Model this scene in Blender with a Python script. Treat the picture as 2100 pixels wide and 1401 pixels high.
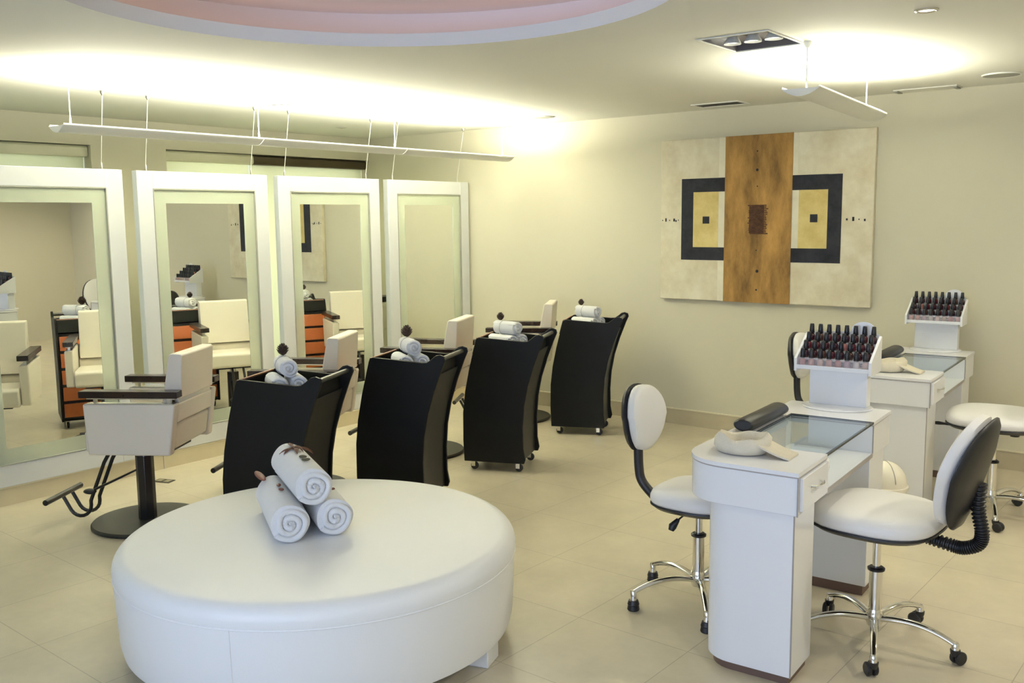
import bpy, bmesh, math, random
from mathutils import Vector, Matrix
random.seed(7)
PI = math.pi
R = math.radians
S = bpy.context.scene
for o in list(bpy.data.objects):
    bpy.data.objects.remove(o)
C = bpy.data.collections.new('salon')
S.collection.children.link(C)

# ------------------------------------------------------------------ camera
CAM = Vector((5.6003, -6.5840, 1.62))
yaw, pit, rol = R(38.0596), R(7.3736), R(-0.6295)
fw = Vector((-math.sin(yaw)*math.cos(pit), math.cos(yaw)*math.cos(pit), -math.sin(pit)))
rt = Vector((math.cos(yaw), math.sin(yaw), 0)); up = rt.cross(fw)
rt, up = math.cos(rol)*rt + math.sin(rol)*up, -math.sin(rol)*rt + math.cos(rol)*up
cd = bpy.data.cameras.new('camera'); cam = bpy.data.objects.new('camera', cd)
cd.sensor_width = 36; cd.lens = 1940.76/2100*36; cd.clip_start = .05
m = Matrix((rt, up, -fw)).transposed().to_4x4(); m.translation = CAM
cam.matrix_world = m
S.collection.objects.link(cam); S.camera = cam

# ------------------------------------------------------------------ light and exposure
S.view_settings.view_transform = 'Standard'; S.view_settings.look = 'None'
S.view_settings.exposure = 0.66; S.view_settings.gamma = 1
S.view_settings.use_curve_mapping = False
w = bpy.data.worlds.new('world'); S.world = w; w.use_nodes = True
bg = w.node_tree.nodes['Background']
bg.inputs[0].default_value = (.62, .74, 1, 1); bg.inputs[1].default_value = 1.6

def area(name, loc, size, power, col, rot=(0,0,0), spread=180):
    l = bpy.data.lights.new(name, 'AREA'); l.shape = 'RECTANGLE'
    l.size, l.size_y = size; l.energy = power; l.color = col; l.spread = R(spread)
    o = bpy.data.objects.new(name, l); o.location = loc; o.rotation_euler = rot
    S.collection.objects.link(o); return o
LAMPCOL = (1, .985, .80)
LZ = 2.115
# cool daylight through a big unseen window, added behind the camera
area('daylight', (4.7, -7.98, 1.3), (4.2, 1.8), 39, (.60, .64, 1), (R(90), 0, 0))
area('daylight', (-1.75, -1.1, 1.25), (2.1, 1.8), 36, (1, .97, .90), (R(90), 0, R(-90)))
area('daylight', (-1.75, -3.9, 1.25), (2.1, 1.8), 15, (1, .97, .90), (R(90), 0, R(-90)))

# ------------------------------------------------------------------ materials
MATS = {}
def mat(name, col, rough=.5, metal=0, spec=.5, var=0, vscale=6, bump=0, bscale=40, coat=0, emit=None, estr=0, sheen=0):
    if name in MATS: return MATS[name]
    m = bpy.data.materials.new(name); m.use_nodes = True; N = m.node_tree.nodes; L = m.node_tree.links
    b = N['Principled BSDF']
    b.inputs['Base Color'].default_value = (*col, 1); b.inputs['Roughness'].default_value = rough
    b.inputs['Metallic'].default_value = metal; b.inputs['Specular IOR Level'].default_value = spec
    b.inputs['Coat Weight'].default_value = coat; b.inputs['Sheen Weight'].default_value = sheen
    if emit: b.inputs['Emission Color'].default_value = (*emit, 1); b.inputs['Emission Strength'].default_value = estr
    tc = N.new('ShaderNodeTexCoord')
    if var:
        n = N.new('ShaderNodeTexNoise'); n.inputs['Scale'].default_value = vscale; n.inputs['Detail'].default_value = 5
        L.new(tc.outputs['Object'], n.inputs['Vector'])
        mx = N.new('ShaderNodeMix'); mx.data_type = 'RGBA'
        mx.inputs['A'].default_value = (*[c*(1-var) for c in col], 1); mx.inputs['B'].default_value = (*[min(1, c*(1+var)) for c in col], 1)
        L.new(n.outputs['Fac'], mx.inputs['Factor']); L.new(mx.outputs['Result'], b.inputs['Base Color'])
    if bump:
        n = N.new('ShaderNodeTexNoise'); n.inputs['Scale'].default_value = bscale; n.inputs['Detail'].default_value = 4
        L.new(tc.outputs['Object'], n.inputs['Vector'])
        bp = N.new('ShaderNodeBump'); bp.inputs['Strength'].default_value = bump; bp.inputs['Distance'].default_value = .004
        L.new(n.outputs['Fac'], bp.inputs['Height']); L.new(bp.outputs['Normal'], b.inputs['Normal'])
    MATS[name] = m; return m

WALL = mat('cream_wall_paint', (.62, .585, .455), .75, var=.03, vscale=1.5, bump=.1, bscale=60, spec=.2)
CEIL = mat('white_ceiling_paint', (.74, .73, .66), .8, var=.015, vscale=2, spec=.2)
DOME = mat('dome_white_paint', (.80, .80, .83), .7, var=.01, spec=.2)
BASEB = mat('stone_baseboard', (.50, .44, .31), .4, var=.12, vscale=9)
LEDGE = mat('travertine_ledge', (.62, .54, .36), .35, var=.12, vscale=7)
CAPM = mat('pale_stone_cap', (.74, .68, .50), .35, var=.05, vscale=9)
SILVER = mat('satin_white_lacquer', (.70, .72, .74), .33, metal=.25, var=.02, vscale=3)
LEATHER = mat('white_leatherette', (.78, .765, .745), .42, var=.015, vscale=8, bump=.12, bscale=260)
CHAIRL = mat('warm_white_leatherette', (.77, .71, .61), .42, var=.015, vscale=8, bump=.12, bscale=260)
OTTO = mat('ottoman_white_leatherette', (.85, .85, .84), .38, var=.01, vscale=5, bump=.10, bscale=220)
LAM = mat('white_laminate', (.80, .81, .84), .22, var=.008, vscale=4)
EDGE = mat('grey_edge_band', (.36, .33, .32), .4, var=.05)
PLINTH = mat('brown_plinth', (.16, .10, .075), .5, var=.1)
BLACK = mat('black_lacquer', (.012, .012, .013), .22, var=.2, vscale=20)
BLACKM = mat('black_satin_board', (.008, .0085, .0075), .42, var=.25, vscale=9, spec=.22)
BLACKP = mat('black_plastic', (.014, .014, .016), .4, var=.2, bump=.08, bscale=200)
BLKMET = mat('black_painted_steel', (.022, .021, .02), .28, metal=.2, var=.2)
DISC = mat('dark_base_plate', (.040, .040, .033), .42, metal=.15, var=.15, vscale=5)
ARMW = mat('espresso_wood', (.020, .011, .008), .25, var=.4, vscale=14)
CHROME = mat('chrome', (.80, .79, .76), .10, metal=1, var=.01)
STEEL = mat('brushed_steel', (.62, .60, .56), .28, metal=1, var=.03)
HANDLE = mat('graphite_tube', (.11, .11, .10), .3, metal=.6, var=.1)
ORANGE = mat('terracotta_drawer', (.42, .115, .035), .35, var=.10, vscale=8)
TOWEL = mat('white_terry', (.93, .93, .93), .95, var=.02, vscale=40, bump=1.0, bscale=420, sheen=.3, spec=.1)
TOWELD = mat('towel_fold_shadow', (.66, .66, .70), .95, var=.05, vscale=50, bump=.8, bscale=400, spec=.1)
CREAMT = mat('cream_terry', (.80, .74, .60), .95, var=.06, vscale=30, bump=1.0, bscale=350, spec=.1)
LEAF = mat('dried_leaf', (.13, .052, .030), .7, var=.35, vscale=30)
POD = mat('brown_pod', (.20, .075, .050), .5, var=.3, vscale=25)
STONE = mat('olive_bean', (.10, .085, .045), .5, var=.4, vscale=60)
CONE = mat('dark_pine_cone', (.045, .026, .018), .7, var=.4, vscale=50)
THREAD = mat('grey_cord', (.40, .42, .42), .8, var=.1)
CREAMP = mat('cream_plastic', (.78, .74, .62), .35, var=.02)
BLIND = mat('cream_roller_blind', (.70, .72, .55), .8, var=.04, vscale=5, bump=.2, bscale=150)
def blind_mat():
    m = MATS['cream_roller_blind']; N = m.node_tree.nodes; L = m.node_tree.links
    tr = N.new('ShaderNodeBsdfTranslucent'); tr.inputs[0].default_value = (.84, .82, .64, 1); mx = N.new('ShaderNodeMixShader'); mx.inputs[0].default_value = .45
    L.new(N['Principled BSDF'].outputs[0], mx.inputs[1]); L.new(tr.outputs[0], mx.inputs[2]); L.new(mx.outputs[0], N['Material Output'].inputs[0])
blind_mat()
BOXC = mat('cream_blind_box', (.68, .66, .50), .5, var=.03)
BRNZ = mat('dark_bronze_rail', (.075, .055, .03), .4, metal=.3, var=.2)
GRILL = mat('grey_grille', (.30, .30, .26), .6, var=.05)
DARK = mat('dark_recess', (.03, .028, .022), .6, var=.2)
WHITEM = mat('white_metal', (.80, .80, .74), .35, var=.01)
GREYM = mat('grey_fixture_tray', (.13, .12, .13), .4, metal=.2, var=.05)
CABLE = mat('white_cable', (.75, .75, .68), .4, var=.02)
GLOW = mat('lamp_tube_glow', (1, 1, 1), .5, emit=LAMPCOL, estr=14)
GLOWD = mat('downlight_glow', (1, 1, 1), .5, emit=(1, .95, .8), estr=2.5)
COVE = mat('cove_tube_glow', (1, .5, .3), .5, emit=(1, .60, .38), estr=1.1)
CAPB = mat('black_bottle_cap', (.016, .016, .020), .3, var=.2)
POLISH = [mat('polish_'+n, c, .12, var=.05, coat=.6) for n, c in dict(
    maroon=(.055,.008,.014), wine=(.09,.012,.022), plum=(.045,.012,.026), cherry=(.13,.014,.022), cocoa=(.09,.04,.03), rose=(.42,.16,.15),
    blush=(.52,.28,.25), shell=(.60,.42,.36), mauve=(.36,.24,.30), pearl=(.55,.52,.52), sand=(.48,.36,.27)).items()]

def glass_mat(name, tint, fac=.12, rough=.02, diff=0, dcol=(1,1,1)):
    m = bpy.data.materials.new(name); m.use_nodes = True; N = m.node_tree.nodes; L = m.node_tree.links
    N.clear(); out = N.new('ShaderNodeOutputMaterial'); t = N.new('ShaderNodeBsdfTransparent'); t.inputs[0].default_value = (*tint, 1)
    g = N.new('ShaderNodeBsdfGlossy'); g.inputs['Roughness'].default_value = rough
    fr = N.new('ShaderNodeFresnel'); fr.inputs[0].default_value = 1.5
    mx = N.new('ShaderNodeMixShader'); ad = N.new('ShaderNodeMath'); ad.operation = 'ADD'; ad.inputs[1].default_value = fac; ad.use_clamp = True
    ge = N.new('ShaderNodeNewGeometry'); iv = N.new('ShaderNodeMath'); iv.operation = 'SUBTRACT'; iv.inputs[0].default_value = 1; L.new(ge.outputs['Backfacing'], iv.inputs[1])
    mm = N.new('ShaderNodeMath'); mm.operation = 'MULTIPLY'; L.new(ad.outputs[0], mm.inputs[0]); L.new(iv.outputs[0], mm.inputs[1])
    L.new(fr.outputs[0], ad.inputs[0]); L.new(mm.outputs[0], mx.inputs[0]); L.new(t.outputs[0], mx.inputs[1]); L.new(g.outputs[0], mx.inputs[2])
    last = mx
    if diff:
        d = N.new('ShaderNodeBsdfDiffuse'); d.inputs[0].default_value = (*dcol, 1)
        m2 = N.new('ShaderNodeMixShader'); m2.inputs[0].default_value = diff
        L.new(mx.outputs[0], m2.inputs[1]); L.new(d.outputs[0], m2.inputs[2]); last = m2
    L.new(last.outputs[0], out.inputs[0]); MATS[name] = m; return m
GLASS = glass_mat('table_glass', (.93, .97, .97), .05)
WGLASS = glass_mat('window_glass', (.93, .97, .96), .02)
ACRYL = glass_mat('clear_acrylic', (.96, .95, .96), .05, .1, .12, (.9, .85, .9))
FROST = mat('frosted_green_glass', (.66, .72, .58), .16, metal=.45, var=.015, vscale=2)
MIRROR = mat('silvered_mirror', (.90, .92, .87), .004, metal=1)

def floor_mat():
    m = bpy.data.materials.new('beige_porcelain_tiles'); m.use_nodes = True; N = m.node_tree.nodes; L = m.node_tree.links
    b = N['Principled BSDF']; tc = N.new('ShaderNodeTexCoord'); mp = N.new('ShaderNodeMapping')
    mp.inputs['Location'].default_value = (-.12, .42, 0); mp.inputs['Rotation'].default_value = (0, 0, R(1.5))
    L.new(tc.outputs['Object'], mp.inputs['Vector'])
    br = N.new('ShaderNodeTexBrick'); br.offset = 0; br.squash = 1
    br.inputs['Scale'].default_value = 1; br.inputs['Brick Width'].default_value = .5; br.inputs['Row Height'].default_value = .5
    br.inputs['Mortar Size'].default_value = .0022; br.inputs['Mortar Smooth'].default_value = .3
    br.inputs['Color1'].default_value = (.585, .52, .385, 1); br.inputs['Color2'].default_value = (.56, .50, .37, 1)
    br.inputs['Mortar'].default_value = (.40, .35, .26, 1)
    L.new(mp.outputs[0], br.inputs['Vector'])
    n1 = N.new('ShaderNodeTexNoise'); n1.inputs['Scale'].default_value = 3.2; n1.inputs['Detail'].default_value = 8; n1.inputs['Roughness'].default_value = .62
    n2 = N.new('ShaderNodeTexNoise'); n2.inputs['Scale'].default_value = 26; n2.inputs['Detail'].default_value = 4
    L.new(tc.outputs['Object'], n1.inputs['Vector']); L.new(tc.outputs['Object'], n2.inputs['Vector'])
    r1 = N.new('ShaderNodeMapRange'); r1.inputs[1].default_value = .3; r1.inputs[2].default_value = .7; r1.inputs[3].default_value = .90; r1.inputs[4].default_value = 1.07
    L.new(n1.outputs['Fac'], r1.inputs[0])
    r2 = N.new('ShaderNodeMapRange'); r2.inputs[3].default_value = .96; r2.inputs[4].default_value = 1.04
    L.new(n2.outputs['Fac'], r2.inputs[0])
    mu = N.new('ShaderNodeMath'); mu.operation = 'MULTIPLY'; L.new(r1.outputs[0], mu.inputs[0]); L.new(r2.outputs[0], mu.inputs[1])
    v = N.new('ShaderNodeVectorMath'); v.operation = 'SCALE'; L.new(br.outputs['Color'], v.inputs[0]); L.new(mu.outputs[0], v.inputs['Scale'])
    L.new(v.outputs[0], b.inputs['Base Color'])
    b.inputs['Roughness'].default_value = .30; b.inputs['Specular IOR Level'].default_value = .45
    bp = N.new('ShaderNodeBump'); bp.inputs['Strength'].default_value = .25; bp.inputs['Distance'].default_value = .002
    inv = N.new('ShaderNodeMath'); inv.operation = 'SUBTRACT'; inv.inputs[0].default_value = 1; L.new(br.outputs['Fac'], inv.inputs[1])
    L.new(inv.outputs[0], bp.inputs['Height']); L.new(bp.outputs[0], b.inputs['Normal'])
    return m
FLOOR = floor_mat()

def paint_mat(name, c1, c2, scale=(3,3,3), c3=None, rough=.7):
    m = bpy.data.materials.new(name); m.use_nodes = True; N = m.node_tree.nodes; L = m.node_tree.links
    b = N['Principled BSDF']; b.inputs['Roughness'].default_value = rough; b.inputs['Specular IOR Level'].default_value = .25
    tc = N.new('ShaderNodeTexCoord'); mp = N.new('ShaderNodeMapping'); mp.inputs['Scale'].default_value = scale
    L.new(tc.outputs['Object'], mp.inputs[0]); n = N.new('ShaderNodeTexNoise'); n.inputs['Scale'].default_value = 1; n.inputs['Detail'].default_value = 9; n.inputs['Roughness'].default_value = .68
    L.new(mp.outputs[0], n.inputs['Vector']); cr = N.new('ShaderNodeValToRGB')
    cr.color_ramp.elements[0].position = .32; cr.color_ramp.elements[0].color = (*c1, 1)
    cr.color_ramp.elements[1].position = .62; cr.color_ramp.elements[1].color = (*c2, 1)
    if c3: e = cr.color_ramp.elements.new(.75); e.color = (*c3, 1)
    L.new(n.outputs['Fac'], cr.inputs[0]); L.new(cr.outputs[0], b.inputs['Base Color'])
    bp = N.new('ShaderNodeBump'); bp.inputs['Strength'].default_value = .35; bp.inputs['Distance'].default_value = .004
    L.new(n.outputs['Fac'], bp.inputs['Height']); L.new(bp.outputs[0], b.inputs['Normal'])
    MATS[name] = m; return m
CANVAS = paint_mat('plastered_canvas', (.58, .51, .36), (.72, .67, .52), (5, 5, 5), (.77, .73, .60))
PBROWN = paint_mat('ochre_panel_paint', (.16, .09, .03), (.44, .25, .075), (7, 7, 2.2), (.52, .33, .12))
PBLACK = paint_mat('charcoal_paint', (.012, .013, .018), (.028, .03, .04), (12, 12, 12))
PYEL = paint_mat('straw_paint', (.50, .38, .13), (.66, .54, .24), (6, 6, 6))
PWHT = paint_mat('chalk_paint', (.68, .64, .50), (.76, .72, .58), (9, 9, 9))
PRED = paint_mat('rust_patch_paint', (.035, .016, .010), (.095, .042, .022), (30, 30, 60))

# ------------------------------------------------------------------ mesh helpers
def BM(): return bmesh.new()
def box(bm, x0, x1, y0, y1, z0, z1):
    vs = [bm.verts.new(p) for p in ((x0,y0,z0),(x1,y0,z0),(x1,y1,z0),(x0,y1,z0),(x0,y0,z1),(x1,y0,z1),(x1,y1,z1),(x0,y1,z1))]
    for f in ((0,3,2,1),(4,5,6,7),(0,1,5,4),(1,2,6,5),(2,3,7,6),(3,0,4,7)): bm.faces.new([vs[i] for i in f])
    return bm
def prism(bm, pts, axis, a, b):
    """extrude a 2D outline along an axis ('x','y','z') from a to b"""
    def P(u, v, t): return {'y': (u, t, v), 'x': (t, u, v), 'z': (u, v, t)}[axis]
    A = [bm.verts.new(P(u, v, a)) for u, v in pts]; B = [bm.verts.new(P(u, v, b)) for u, v in pts]
    n = len(pts); bm.faces.new(A[::-1]); bm.faces.new(B)
    for i in range(n): bm.faces.new((A[i], A[(i+1) % n], B[(i+1) % n], B[i]))
    bmesh.ops.recalc_face_normals(bm, faces=bm.faces); return bm
def lathe(bm, prof, c=(0,0,0), n=32, sx=1, sy=1, axis='z', cap=True):
    rings = []
    for r, z in prof:
        if r < 1e-6:
            q = (0, 0, z); rings.append([q]); continue
        rings.append([(r*math.cos(2*PI*i/n)*sx, r*math.sin(2*PI*i/n)*sy, z) for i in range(n)])
    def T(p):
        x, y, z = p
        if axis == 'x': x, y, z = z, x, y
        if axis == 'y': x, y, z = x, z, y
        return (x+c[0], y+c[1], z+c[2])
    V = [[bm.verts.new(T(p)) for p in r] for r in rings]
    for a, b in zip(V[:-1], V[1:]):
        for i in range(n):
            j = (i+1) % n
            if len(a) == 1 and len(b) == 1: continue
            if len(a) == 1: bm.faces.new((a[0], b[i], b[j]))
            elif len(b) == 1: bm.faces.new((a[i], a[j], b[0]))
            else: bm.faces.new((a[i], a[j], b[j], b[i]))
    for r in (V[0], V[-1]):
        if len(r) > 2 and cap:
            try: bm.faces.new(r)
            except ValueError: pass
    bmesh.ops.recalc_face_normals(bm, faces=bm.faces); return bm
def tube(bm, pts, r, n=12, caps=True, flat=1, closed=False):
    pts = [Vector(p) for p in pts]; N = len(pts); rs = r if isinstance(r, (list, tuple)) else [r]*N
    rings = []; nrm = None
    for i, p in enumerate(pts):
        if closed: t = (pts[(i+1) % N]-pts[i-1]).normalized()
        else: t = (pts[min(i+1, N-1)]-pts[max(i-1, 0)]).normalized()
        if nrm is None:
            nrm = t.orthogonal().normalized() if abs(t.z) > .95 else Vector((0,0,1)).cross(t).normalized()
        nrm = (nrm - t*nrm.dot(t)).normalized(); b = t.cross(nrm)
        rings.append([bm.verts.new(p + (nrm*math.cos(2*PI*k/n) + b*math.sin(2*PI*k/n)*flat)*rs[i]) for k in range(n)])
    for i in range(N if closed else N-1):
        a, b = rings[i], rings[(i+1) % N]
        for k in range(n): bm.faces.new((a[k], a[(k+1) % n], b[(k+1) % n], b[k]))
    if caps and not closed: bm.faces.new(rings[0][::-1]); bm.faces.new(rings[-1])
    return bm
def arc(c, r, a0, a1, n, plane='xz'):
    out = []
    for i in range(n+1):
        a = R(a0 + (a1-a0)*i/n); u, v = r*math.cos(a), r*math.sin(a)
        out.append((c[0]+u, c[1], c[2]+v) if plane == 'xz' else (c[0]+u, c[1]+v, c[2]) if plane == 'xy' else (c[0], c[1]+u, c[2]+v))
    return out
def rrect(x0, x1, y0, y1, rs, n=6):
    """rounded rectangle outline, rs = radii for corners (x0y0, x1y0, x1y1, x0y1)"""
    out = []
    for (cx, cy, a0), r in zip(((x0, y0, 180), (x1, y0, 270), (x1, y1, 0), (x0, y1, 90)), rs):
        sx = 1 if cx == x0 else -1; sy = 1 if cy == y0 else -1
        if r == 0: out.append((cx, cy)); continue
        for i in range(n+1):
            a = R(a0+90*i/n); out.append((cx+sx*r+r*math.cos(a), cy+sy*r+r*math.sin(a)))
    return out
def ball(bm, c, r, s=(1,1,1), n=12):
    return bmesh.ops.create_uvsphere(bm, u_segments=n, v_segments=max(6, n*2//3), radius=r, matrix=Matrix.Translation(c) @ Matrix.Diagonal((*s, 1)))
def obj(name, bm, m, parent=None, bevel=0, smooth=35, sub=0, seg=2):
    me = bpy.data.meshes.new(name); bm.to_mesh(me); bm.free()
    for p in me.polygons: p.use_smooth = True
    me.set_sharp_from_angle(angle=R(smooth))
    me.materials.append(m); o = bpy.data.objects.new(name, me); C.objects.link(o)
    if parent: o.parent = parent
    if bevel:
        b = o.modifiers.new('bevel', 'BEVEL'); b.width = bevel; b.segments = seg; b.limit_method = 'ANGLE'; b.angle_limit = R(35); b.harden_normals = False
    if sub:
        s = o.modifiers.new('sub', 'SUBSURF'); s.levels = sub; s.render_levels = sub
    return o
def thing(name, label, cat, loc=(0,0,0), rz=0, group=None):
    o = bpy.data.objects.new(name, None); C.objects.link(o); o.empty_display_size = .1
    o.location = loc; o.rotation_euler = (0, 0, rz); o['label'] = label; o['category'] = cat
    if group: o['group'] = group
    return o
def tag(o, label, cat, group=None, kind=None):
    if label: o['label'] = label
    if cat: o['category'] = cat
    if group: o['group'] = group
    if kind: o['kind'] = kind
    return o
def struct(name, bm, m, parent=None, **k):
    o = obj(name, bm, m, parent, **k)
    if parent is None: o['kind'] = 'structure'
    return o
def dup(root, loc=None, rz=None, label=None, group=None):
    r = root.copy(); C.objects.link(r)
    if loc is not None: r.location = loc
    if rz is not None: r.rotation_euler = (0, 0, rz)
    if label: r['label'] = label
    if group: r['group'] = group
    for ch in list(root.children):
        c = ch.copy(); C.objects.link(c); c.parent = r
        for g in list(ch.children):
            d = g.copy(); C.objects.link(d); d.parent = c
    return r

# ------------------------------------------------------------------ room shell
XL, XR, YB, H = -1.314, 7.6, -7.7, 2.411
struct('floor', box(BM(), XL-.2, XR+.2, YB-.2, .2, -.1, 0), FLOOR)
DC, DR = (3.13, -4.22), 1.10
FX = (3.565, 3.893, -2.605, -2.205)
def ceiling():
    bm = BM(); edges = []
    def loop(pts):
        v = [bm.verts.new((x, y, H)) for x, y in pts]
        for i in range(len(v)): edges.append(bm.edges.new((v[i], v[(i+1) % len(v)])))
    loop([(XL-.2, YB-.2), (XR+.2, YB-.2), (XR+.2, .2), (XL-.2, .2)])
    loop([(DC[0]+DR*math.cos(2*PI*i/96), DC[1]+DR*math.sin(2*PI*i/96)) for i in range(96)])
    loop([(FX[0], FX[2]), (FX[1], FX[2]), (FX[1], FX[3]), (FX[0], FX[3])])
    bmesh.ops.triangle_fill(bm, use_beauty=True, use_dissolve=False, edges=edges, normal=(0,0,-1))
    for f in bm.faces:
        if f.normal.z > 0: f.normal_flip()
    return bm
struct('ceiling', ceiling(), CEIL)
# round raised recess with a hidden warm cove
bm = lathe(BM(), [(DR, H), (DR, H+.058), (DR+.03, H+.058)], (DC[0], DC[1], 0), 96)
bm.faces.ensure_lookup_table()
for f in [f for f in bm.faces if len(f.verts) > 4]: bm.faces.remove(f)
dome = struct('trim_1', bm, DOME)
bm = lathe(BM(), [(DR+.03, H+.058), (DR+.34, H+.058), (DR+.34, H+.215), (0, H+.215)], (DC[0], DC[1], 0), 96)
for f in [f for f in bm.faces if len(f.verts) > 4]: bm.faces.remove(f)
struct('trim_2', bm, DOME)
ct = obj('cove_tube', tube(BM(), [(DC[0]+(DR+.2)*math.cos(2*PI*i/64), DC[1]+(DR+.2)*math.sin(2*PI*i/64), H+.075) for i in range(64)], .012, 8, closed=True), COVE)
tag(ct, 'hidden orange neon ring inside the round ceiling recess', 'cove light')

def wall_with_holes(axis, pos, a0, a1, holes, thick, sign):
    """axis 'x': wall plane at x=pos spanning y a0..a1. boxes around the holes"""
    bm = BM()
    def slab(u0, u1, z0, z1):
        if u1-u0 < 1e-4 or z1-z0 < 1e-4: return
        t0, t1 = sorted((pos, pos+sign*thick))
        if axis == 'x': box(bm, t0, t1, u0, u1, z0, z1)
        else: box(bm, u0, u1, t0, t1, z0, z1)
    u = a0
    for h0, h1, z0, z1 in sorted(holes):
        slab(u, h0, 0, H+.02); slab(h0, h1, 0, z0); slab(h0, h1, z1, H+.02); u = h1
    slab(u, a1, 0, H+.02)
    return bm
struct('wall_left', wall_with_holes('x', XL, YB, 0, [(-6.2, -2.84, .25, 2.204), (-2.215, -.002, .25, 2.204)], .3, -1), WALL)
struct('wall_far', wall_with_holes('y', 0, XL-.3, XR+.2, [], .2, 1), WALL)
struct('wall_right', wall_with_holes('x', XR, YB, 0, [], .2, 1), WALL)
struct('wall_back', wall_with_holes('y', YB, XL-.3, XR+.2, [(2.4, 6.9, .35, 2.25)], .2, -1), WALL)
# windows in the left wall: frame and pane behind roller blinds
for i, (y0, y1) in enumerate(((-6.2, -2.84), (-2.215, -.002))):
    bm = BM()
    for q in ((y0, y0+.06, .25, 2.204), (y1-.06, y1, .25, 2.204), ((y0+y1)/2-.03, (y0+y1)/2+.03, .25, 2.204), (y0, y1, .25, .31), (y0, y1, 2.14, 2.204)): box(bm, XL-.29, XL-.25, *q)
    wn = struct('window_%d' % (i+1), bm, WHITEM)
    bm = BM(); box(bm, XL-.272, XL-.268, y0+.06, y1-.06, .31, 2.14); struct('pane', bm, WGLASS, wn)
wn = BM()
for x in (2.4, 3.9, 5.4, 6.85): box(wn, x, x+.05, YB-.12, YB-.06, .35, 2.25)
box(wn, 2.4, 6.9, YB-.12, YB-.06, .35, .40); box(wn, 2.4, 6.9, YB-.12, YB-.06, 2.2, 2.25)
wn = struct('window_3', wn, WHITEM)  # unseen window, added to let in the cool fill light
struct('pane', box(BM(), 2.42, 6.88, YB-.095, YB-.09, .37, 2.23), WGLASS, wn)

struct('baseboard_far', box(BM(), .0, XR, -.014, 0, 0, .118), BASEB)
struct('trim_3', box(BM(), .0, XR, -.018, 0, .118, .126), CAPM)
# raised stone ledge below the mirrors
struct('trim_4', box(BM(), XL, -.004, YB, 0, 0, .103), LEDGE)
struct('trim_5', box(BM(), XL, 0.0, YB, -.001, .103, .111), CAPM, bevel=.002)
bm = BM()
for y in (-3.19, -1.98, -.77, -4.40): box(bm, -.002, .0005, y-.0015, y+.0015, .0, .103)
struct('trim_6', bm, EDGE)

# blinds
def blind(name, y0, y1, label, tube_z=2.155, boxm=BOXC, drop=.3):
    t = thing(name, label, 'blind', (XL-.1, (y0+y1)/2, drop)); h = (y1-y0)/2-.001
    bm = BM(); prism(bm, [(-.05, 2.118-drop), (.055, 2.118-drop), (.065, 2.135-drop), (.065, 2.185-drop), (.05, 2.2-drop), (-.05, 2.2-drop)], 'y', -h, h)
    obj('blind_box', bm, boxm, t, bevel=.004)
    bm = BM(); box(bm, -.012, -.009, -h+.001, h-.001, 0, 2.12-drop); obj('blind_fabric', bm, BLIND, t)
    bm = BM(); tube(bm, [(-.01, -h+.02, .0), (-.01, h-.02, .0)], .012, 10); obj('bottom_rail', bm, BOXC, t)
    return t
blind('roller_blind', -6.195, -2.845, 'cream roller blind in window behind the nearest mirror')
blind('roller_blind', -2.212, -1.341, 'cream roller blind with pale box behind second and third mirrors')
blind('roller_blind', -1.3405, -.004, 'roller blind with dark bronze head box, nearest the far corner', boxm=BRNZ)

# ------------------------------------------------------------------ mirrors
def make_mirror(label):
    t = thing('hanging_mirror', label, 'mirror', group='framed salon mirrors along the ledge')
    W, B, T = 1.009, .112, 1.951                    # local: y from -W..0, faces +x
    z0, z1 = B-.111, T-.111
    bm = BM()
    box(bm, -.055, 0, -W, -W+.109, z0, z1); box(bm, -.055, 0, -.109, 0, z0, z1)
    box(bm, -.055, 0, -W+.109, -.109, z1-.112, z1); box(bm, -.055, 0, -W+.109, -.109, z0, z0+.125)
    obj('mirror_frame', bm, SILVER, t, bevel=.003)
    bm = BM()                                        # thin raised inner lip
    a0, a1, b0, b1 = -W+.109, -.109, z0+.125, z1-.112
    for q in ((a0, a0+.006, b0, b1), (a1-.006, a1, b0, b1), (a0+.006, a1-.006, b0, b0+.006), (a0+.006, a1-.006, b1-.006, b1)):
        box(bm, -.03, .003, *q[:2], *q[2:])
    obj('inner_lip', bm, GRILL, t)
    bm = BM(); g = .093; x = -.012
    c0, c1, d0, d1 = a0+g, a1-g, b0+g, b1-g
    a0 += .006; a1 -= .006; b0 += .006; b1 -= .006
    box(bm, -.03, x, a0, c0, b0, b1); box(bm, -.03, x, c1, a1, b0, b1)
    box(bm, -.03, x, c0, c1, b0, d0); box(bm, -.03, x, c0, c1, d1, b1)
    obj('frosted_border', bm, FROST, t)
    obj('mirror_glass', box(BM(), -.03, x-.002, c0, c1, d0, d1), MIRROR, t)
    for y in (-W+.085, -.115):
        f = obj('hanger_bolt', lathe(BM(), [(.006, z1), (.006, z1+.03), (.003, z1+.04)], (-.03, y, 0), 8), STEEL, t)
        L = H - T
        bm = BM(); tube(bm, [(-.03, y, z1+.035), (-.03+.10, y-.02, H-.111-.02)], .0022, 6); obj('suspension_wire', bm, CABLE, t)
        obj('ceiling_anchor', lathe(BM(), [(.004, H-.111-.03), (.013, H-.111-.012), (.013, H-.1111)], (.07, y-.02, 0), 10), STEEL, t)
    return t
mirror = make_mirror('framed mirror beside the far corner, furthest from the camera')
mirror.location = (-.006, -.036, .1112)
for k, lab in enumerate(('framed mirror behind the second cart, third from the left edge', 'framed mirror behind the first white styling chair, second from left',
                         'framed mirror cut by the left edge of the photo')):
    mr = dup(mirror, (-.006+(.0, .01, .022)[k], -.036-1.1063*(k+1)-(0, .006, .014)[k], .1112), None, lab)
    if k == 2: mr.rotation_euler = (0, R(.12), R(-.6))

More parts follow.
